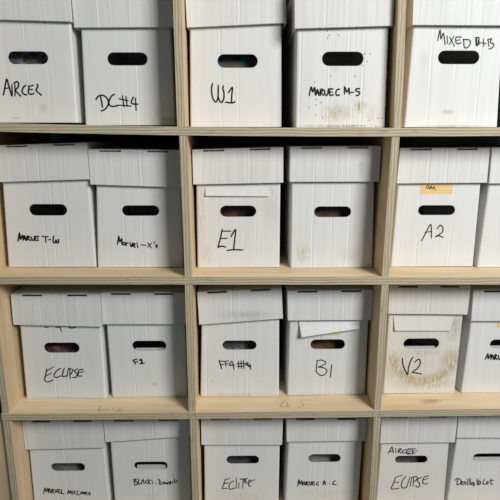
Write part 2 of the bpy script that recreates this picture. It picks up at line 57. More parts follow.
  'ae': {'row':4,'cx':0.5527,'y':0.068,'dz':0,'body':[[-0.0895,0.1876],[0.0873,0.1903],0.0895,-0.0895],'lid':[[-0.0919,0.2697],[0.097,0.269],[0.0962,0.1956],[-0.0911,0.1947]],'hole':[-0.0061,0.1404,0.0829,0.0219],'ink':[[(-0.0661,0.1583),(-0.0615,0.1685),(-0.0575,0.177),(-0.0527,0.1599)],[(-0.0627,0.1634),(-0.0531,0.1661)],[(-0.0481,0.1735),(-0.0466,0.1598)],[(-0.0411,0.1597),(-0.0394,0.1717),(-0.0327,0.1706),(-0.0384,0.1659),(-0.0325,0.159)],[(-0.0219,0.1698),(-0.0293,0.1665),(-0.0289,0.1603),(-0.0213,0.1602)],[(-0.0082,0.1704),(-0.0179,0.1691),(-0.0197,0.1602),(-0.0105,0.1594)],[(-0.0159,0.1715),(0.0039,0.1713)],[(-0.017,0.1646),(0.0074,0.1654)],[(-0.018,0.1567),(-0.0027,0.1566)],[(-0.0036,0.1696),(-0.0044,0.1594),(0.0032,0.16)]],'ink2':[[(-0.0427,0.0902),(-0.0477,0.0708),(-0.0514,0.0556),(-0.0318,0.0564)],[(-0.0433,0.0895),(-0.026,0.0953)],[(-0.0471,0.0719),(-0.0341,0.076)],[(-0.0165,0.0916),(-0.0249,0.0776),(-0.026,0.0617),(-0.0188,0.0573),(-0.0113,0.0615)],[(-0.0056,0.0898),(-0.0115,0.0633)],[(-0.0016,0.0869),(-0.0031,0.0632)],[(0.0037,0.0896),(0.0041,0.0631)],[(-0.0017,0.0879),(0.0098,0.0913),(0.0134,0.0842),(0.0048,0.0755)],[(0.0239,0.0894),(0.0137,0.0807),(0.0207,0.07),(0.0184,0.0594),(0.0103,0.063)],[(0.0422,0.0927),(0.0316,0.0893),(0.0281,0.0752),(0.0348,0.0681),(0.0408,0.0715)],[(0.0298,0.0805),(0.0407,0.085)]],'cr':[-0.0508,0.0054],'lcr':[-0.0003,-0.0255],'st':[(-0.0289,0.0522,0.0624,0.0359,0.15,'t')]},
  'de': {'row':4,'cx':0.7409,'y':0.068,'dz':0,'body':[[-0.0888,0.1865],[0.0949,0.1923],0.0927,-0.0927],'lid':[[-0.0891,0.272],[0.1033,0.2703],[0.1,0.2067],[-0.0886,0.2081]],'hole':[0.0056,0.144,0.0842,0.0234],'ink':[[(-0.0703,0.0816),(-0.0701,0.0653),(-0.0639,0.0682)],[(-0.0765,0.0787),(-0.0706,0.0845),(-0.0624,0.08),(-0.0608,0.0711),(-0.0675,0.0653)],[(-0.0588,0.0696),(-0.0559,0.074),(-0.0601,0.0747),(-0.0593,0.0667),(-0.0546,0.0657)],[(-0.0519,0.0651),(-0.0522,0.0734),(-0.0487,0.0725),(-0.0467,0.065)],[(-0.0428,0.065),(-0.0453,0.0827)],[(-0.0389,0.0649),(-0.0402,0.0833)],[(-0.035,0.0649),(-0.0367,0.0826)],[(-0.0313,0.0723),(-0.0325,0.0663),(-0.029,0.0648),(-0.0278,0.0707),(-0.0313,0.0723)],[(-0.0265,0.0707),(-0.0246,0.0648),(-0.0275,0.0603)],[(-0.0186,0.0824),(-0.0177,0.0662),(-0.0129,0.0652)],[(-0.0213,0.076),(-0.0141,0.0771)],[(-0.0139,0.075),(-0.0145,0.0676),(-0.0093,0.0676),(-0.0099,0.0741),(-0.0138,0.0741)],[(-0.0004,0.0822),(-0.0028,0.0675),(0.0051,0.0668)],[(0.0065,0.0733),(0.0064,0.0674),(0.0097,0.0673),(0.0096,0.0733),(0.0065,0.0739)],[(0.017,0.082),(0.0176,0.0672),(0.0234,0.0666)],[(0.0132,0.0762),(0.0235,0.0775)]],'cr':[-0.016],'lcr':[-0.0378]},
}
PENCIL = [[(0.2221,0.0516),(0.2124,0.0354),(0.2092,0.0195),(0.2306,0.026)],[(0.2249,0.0421),(0.2242,0.018)],[(0.2603,0.0463),(0.2602,0.0347),(0.2639,0.03),(0.2586,0.021),(0.2502,0.0203)],[(0.2597,0.051),(0.2815,0.0507)],[(-0.2175,0.0351),(-0.2201,0.015),(-0.1947,0.0159)],[(-0.2161,0.0216),(-0.2167,0.0027)],[(-0.1861,0.0189),(-0.181,0.0122),(-0.1588,0.0118)],[(-0.1696,0.0231),(-0.1715,0.002)]]
KNOTS = [(0.5607, 0.0347), (0.5769, 0.0391)]
# ------------------------------------------------------------------ helpers
def obj(name, bm, mats, parent=None):
    me = bpy.data.meshes.new(name); bm.normal_update(); bm.to_mesh(me); bm.free()
    for m in (mats if isinstance(mats, (list, tuple)) else [mats]): me.materials.append(m)
    o = bpy.data.objects.new(name, me); C.objects.link(o)
    if parent: o.parent = parent
    return o
def thing(name, label, cat, loc=(0, 0, 0), group=None):
    o = bpy.data.objects.new(name, None); C.objects.link(o); o.location = loc
    o.empty_display_size = .05
    o['label'] = label; o['category'] = cat
    if group: o['group'] = group
    return o
def structure(name, bm, m):
    o = obj(name, bm, m); o['kind'] = 'structure'; return o
def hexa(bm, p, mi=0):
    """eight corners: bottom four (ccw), top four"""
    v = [bm.verts.new(q) for q in p]
    for f in ((3,2,1,0), (4,5,6,7), (0,1,5,4), (1,2,6,5), (2,3,7,6), (3,0,4,7)):
        fc = bm.faces.new([v[i] for i in f]); fc.material_index = mi
    return v
def box(bm, x0, x1, y0, y1, z0, z1, mi=0):
    return hexa(bm, [(x0,y0,z0),(x1,y0,z0),(x1,y1,z0),(x0,y1,z0),(x0,y0,z1),(x1,y0,z1),(x1,y1,z1),(x0,y1,z1)], mi)

# ------------------------------------------------------------------ materials
class N:
    def __init__(s, name, rough=.7):
        s.m = bpy.data.materials.new(name); s.m.use_nodes = True
        s.t = s.m.node_tree; s.b = s.t.nodes['Principled BSDF']; s.b.inputs['Roughness'].default_value = rough
        s.b.inputs['Specular IOR Level'].default_value = .25
    def n(s, kind, **kw):
        x = s.t.nodes.new(kind)
        for k, v in kw.items(): setattr(x, k, v)
        return x
    def put(s, sock, v):
        if hasattr(v, 'is_output') or isinstance(v, bpy.types.NodeSocket): s.t.links.new(v, sock)
        else: sock.default_value = v
    def math(s, op, a, b=0.0, c=0.0, clamp=False):
        x = s.n('ShaderNodeMath', operation=op, use_clamp=clamp)
        s.put(x.inputs[0], a); s.put(x.inputs[1], b); s.put(x.inputs[2], c)
        return x.outputs[0]
    def coords(s):
        tc = s.n('ShaderNodeTexCoord'); sp = s.n('ShaderNodeSeparateXYZ'); s.t.links.new(tc.outputs['Object'], sp.inputs[0])
        return tc.outputs['Object'], sp.outputs[0], sp.outputs[1], sp.outputs[2]
    def mapped(s, co, scale, loc=(0,0,0), rot=(0,0,0)):
        m = s.n('ShaderNodeMapping'); s.t.links.new(co, m.inputs[0])
        m.inputs['Scale'].default_value = scale; m.inputs['Location'].default_value = loc; m.inputs['Rotation'].default_value = rot
        return m.outputs[0]
    def noise(s, vec, scale=1.0, detail=3.0, rough=.55):
        x = s.n('ShaderNodeTexNoise'); s.t.links.new(vec, x.inputs['Vector'])
        x.inputs['Scale'].default_value = scale; x.inputs['Detail'].default_value = detail; x.inputs['Roughness'].default_value = rough
        return x.outputs[0]
    def ramp(s, v, stops):
        x = s.n('ShaderNodeValToRGB'); s.put(x.inputs[0], v); e = x.color_ramp.elements
        while len(e) < len(stops): e.new(.5)
        for k, (p, c) in zip(e, stops): k.position = p; k.color = (*c, 1) if len(c) == 3 else c
        return x.outputs[0]
    def rng(s, v, a, b, c=0.0, d=1.0):
        x = s.n('ShaderNodeMapRange'); s.put(x.inputs[0], v)
        for i, q in enumerate((a, b, c, d)): x.inputs[i+1].default_value = q
        return x.outputs[0]
    def mix(s, f, a, b, blend='MIX'):
        x = s.n('ShaderNodeMix', data_type='RGBA', blend_type=blend)
        s.put(x.inputs['Factor'], f)
        for i, v in ((6, a), (7, b)): s.put(x.inputs[i], v if not isinstance(v, tuple) else (*v, 1))
        return x.outputs[2]
    def bump(s, h, strength, dist, normal=None):
        x = s.n('ShaderNodeBump'); s.put(x.inputs['Height'], h); x.inputs['Strength'].default_value = strength; x.inputs['Distance'].default_value = dist
        if normal: s.t.links.new(normal, x.inputs['Normal'])
        return x.outputs[0]
    def done(s, col=None, nrm=None):
        if col is not None: s.put(s.b.inputs['Base Color'], col if not isinstance(col, tuple) else (*col, 1))
        if nrm is not None: s.t.links.new(nrm, s.b.inputs['Normal'])
        return s.m

def cardboard(name, seed, creases=(), stains=(), tint=(.715, .72, .712), specks=False, flute_dark=.94):
    M = N(name, .62); co, x, y, z = M.coords()
    off = (seed*3.17, seed*1.3, seed*.71)
    flute = M.noise(M.mapped(co, (190, 3, 5), off), 1, 3)             # upright corrugation showing through
    wide = M.noise(M.mapped(co, (38, 6, 3.5), off), 1, 2)
    blot = M.noise(M.mapped(co, (14, 14, 14), off), 1, 4)
    col = M.mix(M.rng(flute, .35, .7), tuple(c*flute_dark for c in tint), tint)
    col = M.mix(M.math('MULTIPLY', M.rng(blot, .52, .75), .22), col, (tint[0]*.88, tint[1]*.86, tint[2]*.80))
    h = M.math('ADD', M.math('MULTIPLY', flute, .35), M.math('MULTIPLY', wide, .9))
    wob = M.math('MULTIPLY', M.math('SUBTRACT', M.noise(M.mapped(co, (0, 0, 9), off), 1, 2), .5), .006)
    xx = M.math('ADD', x, wob)
    for i, c in enumerate(creases):
        d = M.math('ABSOLUTE', M.math('SUBTRACT', xx, c))
        k = M.rng(d, .0028, .0005)
        fade = M.rng(M.noise(M.mapped(co, (0, 0, 11), (seed+i*5.3, i, 2*i)), 1, 1), .34, .55)
        k = M.math('MULTIPLY', k, fade)
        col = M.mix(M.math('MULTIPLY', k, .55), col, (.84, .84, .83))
        dk = M.math('MULTIPLY', M.rng(M.math('ABSOLUTE', M.math('SUBTRACT', xx, c+.0036)), .0022, .0004), M.math('MULTIPLY', fade, .34))  # shaded side of the crease, painted into the colour
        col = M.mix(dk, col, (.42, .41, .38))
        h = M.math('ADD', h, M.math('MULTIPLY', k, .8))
    if stains:  # real stains, plus the crease shading painted on one lid
        front = M.math('LESS_THAN', y, .002)
        stroke = M.noise(M.mapped(co, (230, 1, 70), off, (0, .45, 0)), 1, 4, .7)
        cloud = M.noise(M.mapped(co, (55, 1, 55), off), 1, 4, .6)
        pat = M.math('ADD', M.math('MULTIPLY', stroke, .8), M.math('MULTIPLY', cloud, .3))
        for kind, sc_ in (('t', (.44, .335, .18)), ('g', (.17, .15, .12))):
            tot = None
            for (cx, cz, rx, rz, k, kd) in stains:
                if (kd == 'g') != (kind == 'g'): continue
                a = M.math('DIVIDE', M.math('SUBTRACT', x, cx), rx); b = M.math('DIVIDE', M.math('SUBTRACT', z, cz), rz)
                r = M.math('SQRT', M.math('ADD', M.math('MULTIPLY', a, a), M.math('MULTIPLY', b, b)))
                if kd == 'a':     # a sweeping smear: lower part of a ring
                    m = M.math('MULTIPLY', M.rng(M.math('ABSOLUTE', M.math('SUBTRACT', r, .93)), .30, .06), k)
                    m = M.math('MULTIPLY', m, M.rng(b, .25, -.25))
                else: m = M.math('MULTIPLY', M.rng(r, 1.15, .25), k)
                tot = m if tot is None else M.math('MAXIMUM', tot, m)
            if tot is not None:
                f = M.math('MULTIPLY', M.math('MULTIPLY', tot, M.rng(pat, .42, .60)), front)
                col = M.mix(f, col, sc_)
    if specks:
        v = M.n('ShaderNodeTexVoronoi', voronoi_dimensions='2D'); cb = M.n('ShaderNodeCombineXYZ')
        M.put(cb.inputs[0], M.math('MULTIPLY', x, 62)); M.put(cb.inputs[1], M.math('MULTIPLY', z, 62)); M.t.links.new(cb.outputs[0], v.inputs['Vector']); v.inputs['Scale'].default_value = 1
        rare = M.math('GREATER_THAN', M.noise(M.mapped(co, (22, 1, 22), off), 1, 1), .56)
        col = M.mix(M.math('MULTIPLY', M.rng(v.outputs['Distance'], .10, .05), rare), col, (.08, .07, .06))
    bev = M.n('ShaderNodeBevel'); bev.samples = 3; bev.inputs[0].default_value = .0016
    return M.done(col, M.bump(h, .42, .0012, bev.outputs[0]))

def plain(name, col, rough=.7):
    return N(name, rough).done(col)
def ply_face(name, axis, seed, a=(.66, .50, .305), b=(.86, .685, .435), spots=()):
    """rotary cut veneer, grain along the given axis"""
    M = N(name, .6); co, x, y, z = M.coords()
    s = {'x': (2.2, 34, 34), 'z': (34, 30, 2.0)}[axis]
    g = M.noise(M.mapped(co, s, (seed, seed*2, seed)), 1, 5, .6)
    fine = M.noise(M.mapped(co, tuple(q*6 for q in s), (seed*2, 0, seed)), 1, 3)
    big = M.noise(M.mapped(co, (5, 5, 5), (seed, seed, 1)), 1, 3)
    col = M.ramp(g, [(.3, a), (.5, tuple((p+q)/2 for p, q in zip(a, b))), (.66, b)])
    col = M.mix(M.math('MULTIPLY', M.rng(fine, .5, .75), .25), col, tuple(q*.7 for q in a))
    col = M.mix(M.math('MULTIPLY', M.rng(big, .5, .75), .3), col, tuple(q*.9 for q in b))
    knot = M.n('ShaderNodeTexVoronoi'); M.t.links.new(M.mapped(co, tuple(1.0*q for q in {'x': (4.2, 9, 9), 'z': (9, 9, 4.2)}[axis]), (seed*1.7, seed, 3)), knot.inputs['Vector']); knot.inputs['Scale'].default_value = 1
    kf = M.math('MULTIPLY', M.rng(knot.outputs['Distance'], .13, .03), M.math('MULTIPLY', M.rng(g, .35, .7), .6))
    col = M.mix(kf, col, (.36, .22, .10))
    for sx, sy in spots:
        u = M.math('DIVIDE', M.math('SUBTRACT', x, sx), .026); v = M.math('DIVIDE', M.math('SUBTRACT', y, sy), .013)
        r = M.math('SQRT', M.math('ADD', M.math('MULTIPLY', u, u), M.math('MULTIPLY', v, v)))
        col = M.mix(M.math('MULTIPLY', M.rng(r, 1.1, .2), M.rng(fine, .3, .62, .35, .8)), col, (.42, .29, .15))
    return M.done(col, M.bump(fine, .15, .0006))
def ply_edge(name, axis, seed):
    """cut edge of plywood: thin plies seen end-on; axis = thickness direction"""
    M = N(name, .75); co, x, y, z = M.coords()
    t_ = {'x': x, 'z': z}[axis]
    wob = M.math('MULTIPLY', M.noise(M.mapped(co, {'x': (1, 1, 7), 'z': (7, 1, 1)}[axis], (seed, 1, 2)), 1, 3), .010)
    ph = M.math('ADD', M.math('MULTIPLY', M.math('ADD', t_, wob), 2*math.pi/.0062), seed)
    w = M.math('MULTIPLY', M.math('ADD', M.math('SINE', ph), 1.0), .5)
    fine = M.noise(M.mapped(co, {'x': (420, 420, 36), 'z': (36, 420, 420)}[axis], (seed, 3, 1)), 1, 3, .7)
    chip = M.noise(M.mapped(co, {'x': (160, 1, 22), 'z': (22, 1, 160)}[axis], (seed, 7, 1)), 1, 3, .6)
    col = M.ramp(M.math('ADD', M.math('MULTIPLY', w, .42), M.math('MULTIPLY', fine, .58)), [(.24, (.33, .275, .185)), (.5, (.445, .375, .255)), (.75, (.54, .465, .325))])
    col = M.mix(M.math('MULTIPLY', M.rng(chip, .62, .75), .75), col, (.14, .105, .065))
    return M.done(col, M.bump(w, .25, .0008))

ink_mat = plain('marker_ink', (.012, .012, .016), .5)
pencil_mat = plain('pencil_graphite', (.36, .27, .16), .6)
orange_mat = plain('orange_sticker', (.76, .55, .26), .7)
paper_mat = cardboard('paper_flap', 9.1, tint=(.74, .74, .73))
flap_buff = cardboard('worn_flap', 4.4, tint=(.70, .685, .65))
inner_mat = plain('inner_cardboard', (.42, .415, .40), .8)  # box white darkened in the colour for shade inside the hand holes
wall_mat = (lambda M: M.done(M.mix(M.noise(M.mapped(M.coords()[0], (6, 6, 6)), 1, 4), (.10, .125, .165), (.13, .155, .195))))(N('dark_wall', .9))
floor_mat = (lambda M: M.done(M.mix(M.noise(M.mapped(M.coords()[0], (9, 9, 9)), 1, 5), (.20, .19, .18), (.28, .27, .255))))(N('concrete_floor', .8))

# ------------------------------------------------------------------ setting
bm = bmesh.new(); box(bm, -2.2, 2.6, .475, .60, 0, 2.5); structure('wall_back', bm, wall_mat)
bm = bmesh.new(); box(bm, -2.2, 2.6, -2.6, .475, -.1, 0); structure('floor', bm, floor_mat)

# ------------------------------------------------------------------ shelving
P = .32131; T = .0172; DEPTH = .45; SX0, SX1 = -.456, .905
BOW = {1: (.01738, -.01326, -.00136), 2: (.00018, -.00552, .00282), 3: (.00352, .00112, -.00174)}
def bow(k, x):
    a, b, c = BOW.get(k, (0, 0, 0)); x = min(max(x, -.45), .75)
    return (a*x+b)*x+c
def shelf_z(k, x): return Z0-(k-1)*P+bow(k, x)
unit = thing('shelving_unit', 'pale plywood shelving unit with open square bays full of white boxes', 'shelving', (0, 0, 0))
shelf_top = {k: ply_face('plywood_top_%d' % k, 'x', 1.3*k+.4, spots=KNOTS if k == 3 else ()) for k in range(0, 6)}
shelf_edge = {k: ply_edge('plywood_shelf_edge_%d' % k, 'z', 2.1*k+.3) for k in range(0, 6)}
for k in range(0, 6):
    bm = bmesh.new(); n = 40; x0 = -.4385 if k >= 3 else SX0
    rows = []
    for i in range(n+1):
        x = x0+(SX1-x0)*i/n; z = bow(k, x)
        rows.append([bm.verts.new(q) for q in ((x, 0, z-T), (x, 0, z), (x, DEPTH, z), (x, DEPTH, z-T))])
    for a, b in zip(rows[:-1], rows[1:]):
        for j in range(4):
            f = bm.faces.new((a[j], a[(j+1) % 4], b[(j+1) % 4], b[j])); f.material_index = 1 if j == 0 else 0
    bm.faces.new(rows[0][::-1]).material_index = 1; bm.faces.new(rows[-1]).material_index = 1
    bmesh.ops.recalc_face_normals(bm, faces=bm.faces)
    o = obj('shelf', bm, [shelf_top[k], shelf_edge[k]], unit); o.location = (0, 0, Z0-(k-1)*P)
# uprights, one between each pair of shelves: (centre at top, centre at bottom, thickness)
UP = {'L': {1: (-.443, -.443), 2: (-.443, -.443), 3: (-.4285, -.4285), 4: (-.4300, -.4305), 5: (-.4300, -.4300), 6: (-.43, -.43)},
      'A': {1: (-.0058, -.0048), 2: (-.0012, .0016), 3: (.0012, .0012), 4: (.0034, .0027), 5: (.003, .003), 6: (.003, .003)},
      'D': {1: (.4300, .4384), 2: (.4357, .4325), 3: (.4327, .4333), 4: (.4339, .4349), 5: (.434, .434), 6: (.434, .434)},
      'R': {k: (.893, .893) for k in range(1, 7)}}
TH = .0160
ux = {}
for u, rws in UP.items():
    for r, (xt, xb) in rws.items():
        xm = (xt+xb)/2
        zt = shelf_z(r-1, xm)-T; zb = shelf_z(r, xm) if r < 6 else 0.0
        ux[u, r] = (min(xt, xb)-TH/2, max(xt, xb)+TH/2)
        bm = bmesh.new(); h = TH/2; y0 = .002
        v = hexa(bm, [(xb-xm-h, y0, 0), (xb-xm+h, y0, 0), (xb-xm+h, DEPTH, 0), (xb-xm-h, DEPTH, 0),
                      (xt-xm-h, y0, zt-zb), (xt-xm+h, y0, zt-zb), (xt-xm+h, DEPTH, zt-zb), (xt-xm-h, DEPTH, zt-zb)])
        bm.normal_update()
        for f in bm.faces: f.material_index = 1 if abs(f.normal.y) > .7 else 0
        sd = 3.1*r+{'L': .2, 'A': 1.7, 'D': 4.9, 'R': 7.7}[u]
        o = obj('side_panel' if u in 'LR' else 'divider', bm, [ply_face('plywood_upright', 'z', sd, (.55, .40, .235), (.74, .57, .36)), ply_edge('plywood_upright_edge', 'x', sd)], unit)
        o.location = (xm, 0, zb)

# neighbouring sheet of plywood left of the unit
pn = thing('plywood_panel', 'brown plywood panel standing on edge left of the shelving below the third shelf', 'panel', (-.4425, .012, 0))
bm = bmesh.new(); box(bm, -.36, 0, 0, .018, 0, shelf_z(3, -.44)-T-.001); bm.normal_update()
for f in bm.faces: f.material_index = 1 if abs(f.normal.x) > .7 else 0
obj('board', bm, [ply_face('plywood_panel_face', 'z', 6.3, (.50, .37, .22), (.64, .50, .31)), ply_edge('plywood_panel_edge', 'x', 2.2)], pn)

# ------------------------------------------------------------------ handwriting ribbons
def smooth(pts, sub=4):
    if len(pts) < 3: return pts
    P_ = [pts[0]]+list(pts)+[pts[-1]]; out = []
    for i in range(1, len(P_)-2):
        p0, p1, p2, p3 = P_[i-1:i+3]
        for j in range(sub):
            t = j/sub
            out.append(tuple(.5*((2*b)+(-a+c)*t+(2*a-5*b+4*c-d)*t*t+(-a+3*b-3*c+d)*t**3) for a, b, c, d in zip(p0, p1, p2, p3)))
    out.append(pts[-1]); return out
def ink_mesh(strokes, w, plane='xz', lift=.0003):
    bm = bmesh.new()
    def V(a, b, d): return bm.verts.new((a, -d, b) if plane == 'xz' else (a, b, d))
    for s in strokes:
        s = smooth(s); n = len(s); rows = []
        for i, (a, b) in enumerate(s):
            p, q = s[max(i-1, 0)], s[min(i+1, n-1)]
            dx, dz = q[0]-p[0], q[1]-p[1]; l = math.hypot(dx, dz) or 1
            ww = w/2*(.8 if i in (0, n-1) else 1.0)
            nx, nz = -dz/l*ww, dx/l*ww
            ex, ez = (dx/l*w*.3, dz/l*w*.3)
            if i == 0: a -= ex; b -= ez
            if i == n-1: a += ex; b += ez
            rows.append((V(a+nx, b+nz, lift), V(a-nx, b-nz, lift), V(a+nx, b+nz, 0), V(a-nx, b-nz, 0)))
        for A, B in zip(rows[:-1], rows[1:]):
            bm.faces.new((A[0], A[1], B[1], B[0])); bm.faces.new((A[2], A[0], B[0], B[2])); bm.faces.new((A[1], A[3], B[3], B[1]))
        bm.faces.new((rows[0][0], rows[0][2], rows[0][3], rows[0][1])); bm.faces.new((rows[-1][1], rows[-1][3], rows[-1][2], rows[-1][0]))
    bmesh.ops.recalc_face_normals(bm, faces=bm.faces)
    return bm
for grp, nm in ((PENCIL[:4], 'pencilled 45 on the third shelf'), (PENCIL[4:], 'pencilled 44 on the third shelf')):
    o = obj('pencil_writing', ink_mesh(grp, .0015, 'xy', .0003), pencil_mat, unit)
    xs = [p[0] for s_ in grp for p in s_]
    o.location = (0, 0, Z0-2*P+bow(3, sum(xs)/len(xs))+.0001); o['label'] = nm
JM = [[(x, -.017), (x, -.001)] for x in (-.0085, .0085, .4205, .4370)]
joint_mat = plain('joint_line_dark_wood', (.13, .10, .06))
for j in JM:
    o = obj('joint_line', ink_mesh([j], .0010, 'xz', .0002), joint_mat, unit); o.location = (0, 0, Z0-2*P-.0015)

# ------------------------------------------------------------------ boxes
BD = .355; TW = .0036                      # box depth, cardboard thickness
def body_mesh(d, h):
    (xl, zl), (xr, zr) = d['body'][0], d['body'][1]; xbr, xbl = d['body'][2], d['body'][3]
    zref = (zl+zr)/2
    TL, TR, BR, BL = d['lid']
    # stay inside the lid's skirt all the way up
    xl = max(xl, BL[0]+.0045, xbl+(max(xl, TL[0]+.0045)-xbl)*zref/h); xr = min(xr, BR[0]-.0045, xbr+(min(xr, TR[0]-.0045)-xbr)*zref/h)
    L = lambda z: xbl+(xl-xbl)*z/zref
    R = lambda z: xbr+(xr-xbr)*z/zref
    bm = bmesh.new(); r = .0045
    def pane(y, z0, ins, hole):
        """front wall face at depth y with the stadium hand hole; returns the hole's loop"""
        a, b = L, R
        cx, cz, hw, hh = hole; rr = hh/2; loop = []
        m = 10
        for i in range(m+1): t = -math.pi/2+math.pi*i/m; loop.append((cx+hw/2-rr+rr*math.cos(t), cz+rr*math.sin(t)))
        for i in range(m+1): t = math.pi/2+math.pi*i/m; loop.append((cx-hw/2+rr+rr*math.cos(t), cz+rr*math.sin(t)))
        n = len(loop)
        hv = [bm.verts.new((x, y, z)) for x, z in loop]
        # outer ring: right side for the right cap, left side for the left cap
        outer = []
        for i in range(m+1): z = z0+(h-z0)*i/m; outer.append((R(z)-ins, z))
        for i in range(m+1): z = h+(z0-h)*i/m; outer.append((L(z)+ins, z))
        ov = [bm.verts.new((x, y, z)) for x, z in outer]
        for i in range(n):
            j = (i+1) % n
            bm.faces.new((ov[i], ov[j], hv[j], hv[i]))
        return hv, ov, m
    hole = d.get('hole')
    faces_hole = hole is not None
    if not faces_hole: hole = [(xl+xr)/2, .131, .085, .025]
    ho, oo, m = pane(0, 0, r, hole)
    hi, oi, m = pane(TW, TW, TW+.001, hole)
    n = len(ho)
    for i in range(n):
        j = (i+1) % n; bm.faces.new((ho[i], ho[j], hi[j], hi[i]))
    # side and back walls: section loops from right front corner round the back to the left front corner
    def section(off, rad, z):
        a, b = L(z)+off, R(z)-off; pts = []; y0, y1 = off, BD-off
        for i in range(1, 5): t = -math.pi/2+math.pi/2*i/4; pts.append((b-rad+rad*math.cos(t), y0+rad+rad*math.sin(t)))
        for i in range(0, 5): t = math.pi/2*i/4; pts.append((b-rad+rad*math.cos(t), y1-rad+rad*math.sin(t)))
        for i in range(0, 5): t = math.pi/2+math.pi/2*i/4; pts.append((a+rad+rad*math.cos(t), y1-rad+rad*math.sin(t)))
        for i in range(0, 4): t = math.pi+math.pi/2*i/4; pts.append((a+rad+rad*math.cos(t), y0+rad+rad*math.sin(t)))
        return pts
    def wall(off, rad, z0, ov):
        zs = [z0+(h-z0)*i/m for i in range(m+1)]
        grid = []
        for k, z in enumerate(zs):
            row = [ov[k]]+[bm.verts.new((x, y, z)) for x, y in section(off, rad, z)]+[ov[2*m+1-k]]
            grid.append(row)
        for A, B in zip(grid[:-1], grid[1:]):
            for i in range(len(A)-1): bm.faces.new((A[i], A[i+1], B[i+1], B[i]))
        return grid
    go = wall(0, r, 0, oo); gi = wall(TW, .001, TW, oi)
    bm.faces.new(go[0]); bm.faces.new(gi[0])
    a, b = go[-1], gi[-1]
    for i in range(len(a)):
        j = (i+1) % len(a); bm.faces.new((a[i], a[j], b[j], b[i]))
    bmesh.ops.recalc_face_normals(bm, faces=bm.faces)
    return bm
def lid_mesh(d):
    TL, TR, BR, BL = d['lid']
    bm = bmesh.new(); th = .004; y0 = -.0102; y1 = BD+.0052
    ztop = lambda u: TL[1]+(TR[1]-TL[1])*u
    zbot = lambda u: BL[1]+(BR[1]-BL[1])*u
    def X(u, z):
        w = (z-zbot(u))/(ztop(u)-zbot(u))
        a = BL[0]+(TL[0]-BL[0])*w; b = BR[0]+(TR[0]-BR[0])*w
        return a+(b-a)*u
    def cell(u0, u1, za, zb, ya, yb):
        """za, zb: functions of u"""
        p = []
        for zf in (za, zb):
            for u, y in ((u0, ya), (u1, ya), (u1, yb), (u0, yb)):
                z = zf(u); p.append((X(u, z), y, z))
        hexa(bm, p)
    pt = .003
    cuts = [(0, .12, 0), (.12, .35, 1), (.35, .63, 0), (.63, .86, 1), (.86, 1, 0)]
    for u0, u1, slot in cuts:
        cell(u0, u1, zbot, (lambda u: ztop(u)-.0052) if slot else (lambda u: ztop(u)-pt), y0, y0+th)
        cell(u0, u1, lambda u: ztop(u)-pt, ztop, y0+(.0075 if slot else 0), y1)
    cell(0, 1, zbot, lambda u: ztop(u)-pt, y1-th, y1)
    e = th/(TR[0]-TL[0])
    cell(0, e, zbot, lambda u: ztop(u)-pt, y0+th, y1-th)
    cell(1-e, 1, zbot, lambda u: ztop(u)-pt, y0+th, y1-th)
    return bm

# keep lids and bodies clear of neighbours and uprights
rowsd = {}
for k, d in BOX.items(): rowsd.setdefault(d['row'], []).append(d)
for r, ds in rowsd.items():
    ds.sort(key=lambda d: d['cx'])
    for d in ds:
        cell = 0 if d['cx'] < 0 else (1 if d['cx'] < .43 else 2)
        lo = ux['LAD'[cell], r][1]+.0008-d['cx']; hi = ux['ADR'[cell], r][0]-.0008-d['cx']
        cl = lambda v: min(max(v, lo), hi)
        d['lid'] = [[cl(a), b] for a, b in d['lid']]
        lo += .001; hi -= .001
        d['body'] = [[cl(d['body'][0][0]), d['body'][0][1]], [cl(d['body'][1][0]), d['body'][1][1]], cl(d['body'][2]), cl(d['body'][3])]
    for a, b in zip(ds[:-1], ds[1:]):
        for i, j in ((1, 0), (2, 3)):
            g = (b['cx']+b['lid'][j][0])-(a['cx']+a['lid'][i][0])
            if g < .0012: a['lid'][i][0] -= (.0012-g)/2; b['lid'][j][0] += (.0012-g)/2
        g = (b['cx']+b['body'][3])-(a['cx']+a['body'][2])
        if g < .001: a['body'][2] -= (.001-g)/2; b['body'][3] += (.001-g)/2

def hand_flap(d, parent, frac, mat):
    """the cut-out tongue of the hand hole, folded in and still hinged on the lower edge"""
    cx, cz, w, hh = d['hole']; bm = bmesh.new()
    w -= hh*.5; z0 = cz-hh/2-.001; L_ = hh*frac; ang = math.radians(48)
    dy, dz = L_*math.sin(ang), L_*math.cos(ang)
    hexa(bm, [(cx-w/2, TW+.0006, z0), (cx+w/2, TW+.0006, z0), (cx+w/2, TW+.0032, z0), (cx-w/2, TW+.0032, z0),
              (cx-w/2, TW+.0006+dy, z0+dz), (cx+w/2, TW+.0006+dy, z0+dz), (cx+w/2, TW+.0032+dy, z0+dz), (cx-w/2, TW+.0032+dy, z0+dz)])
    return obj('hand_flap', bm, mat, parent)

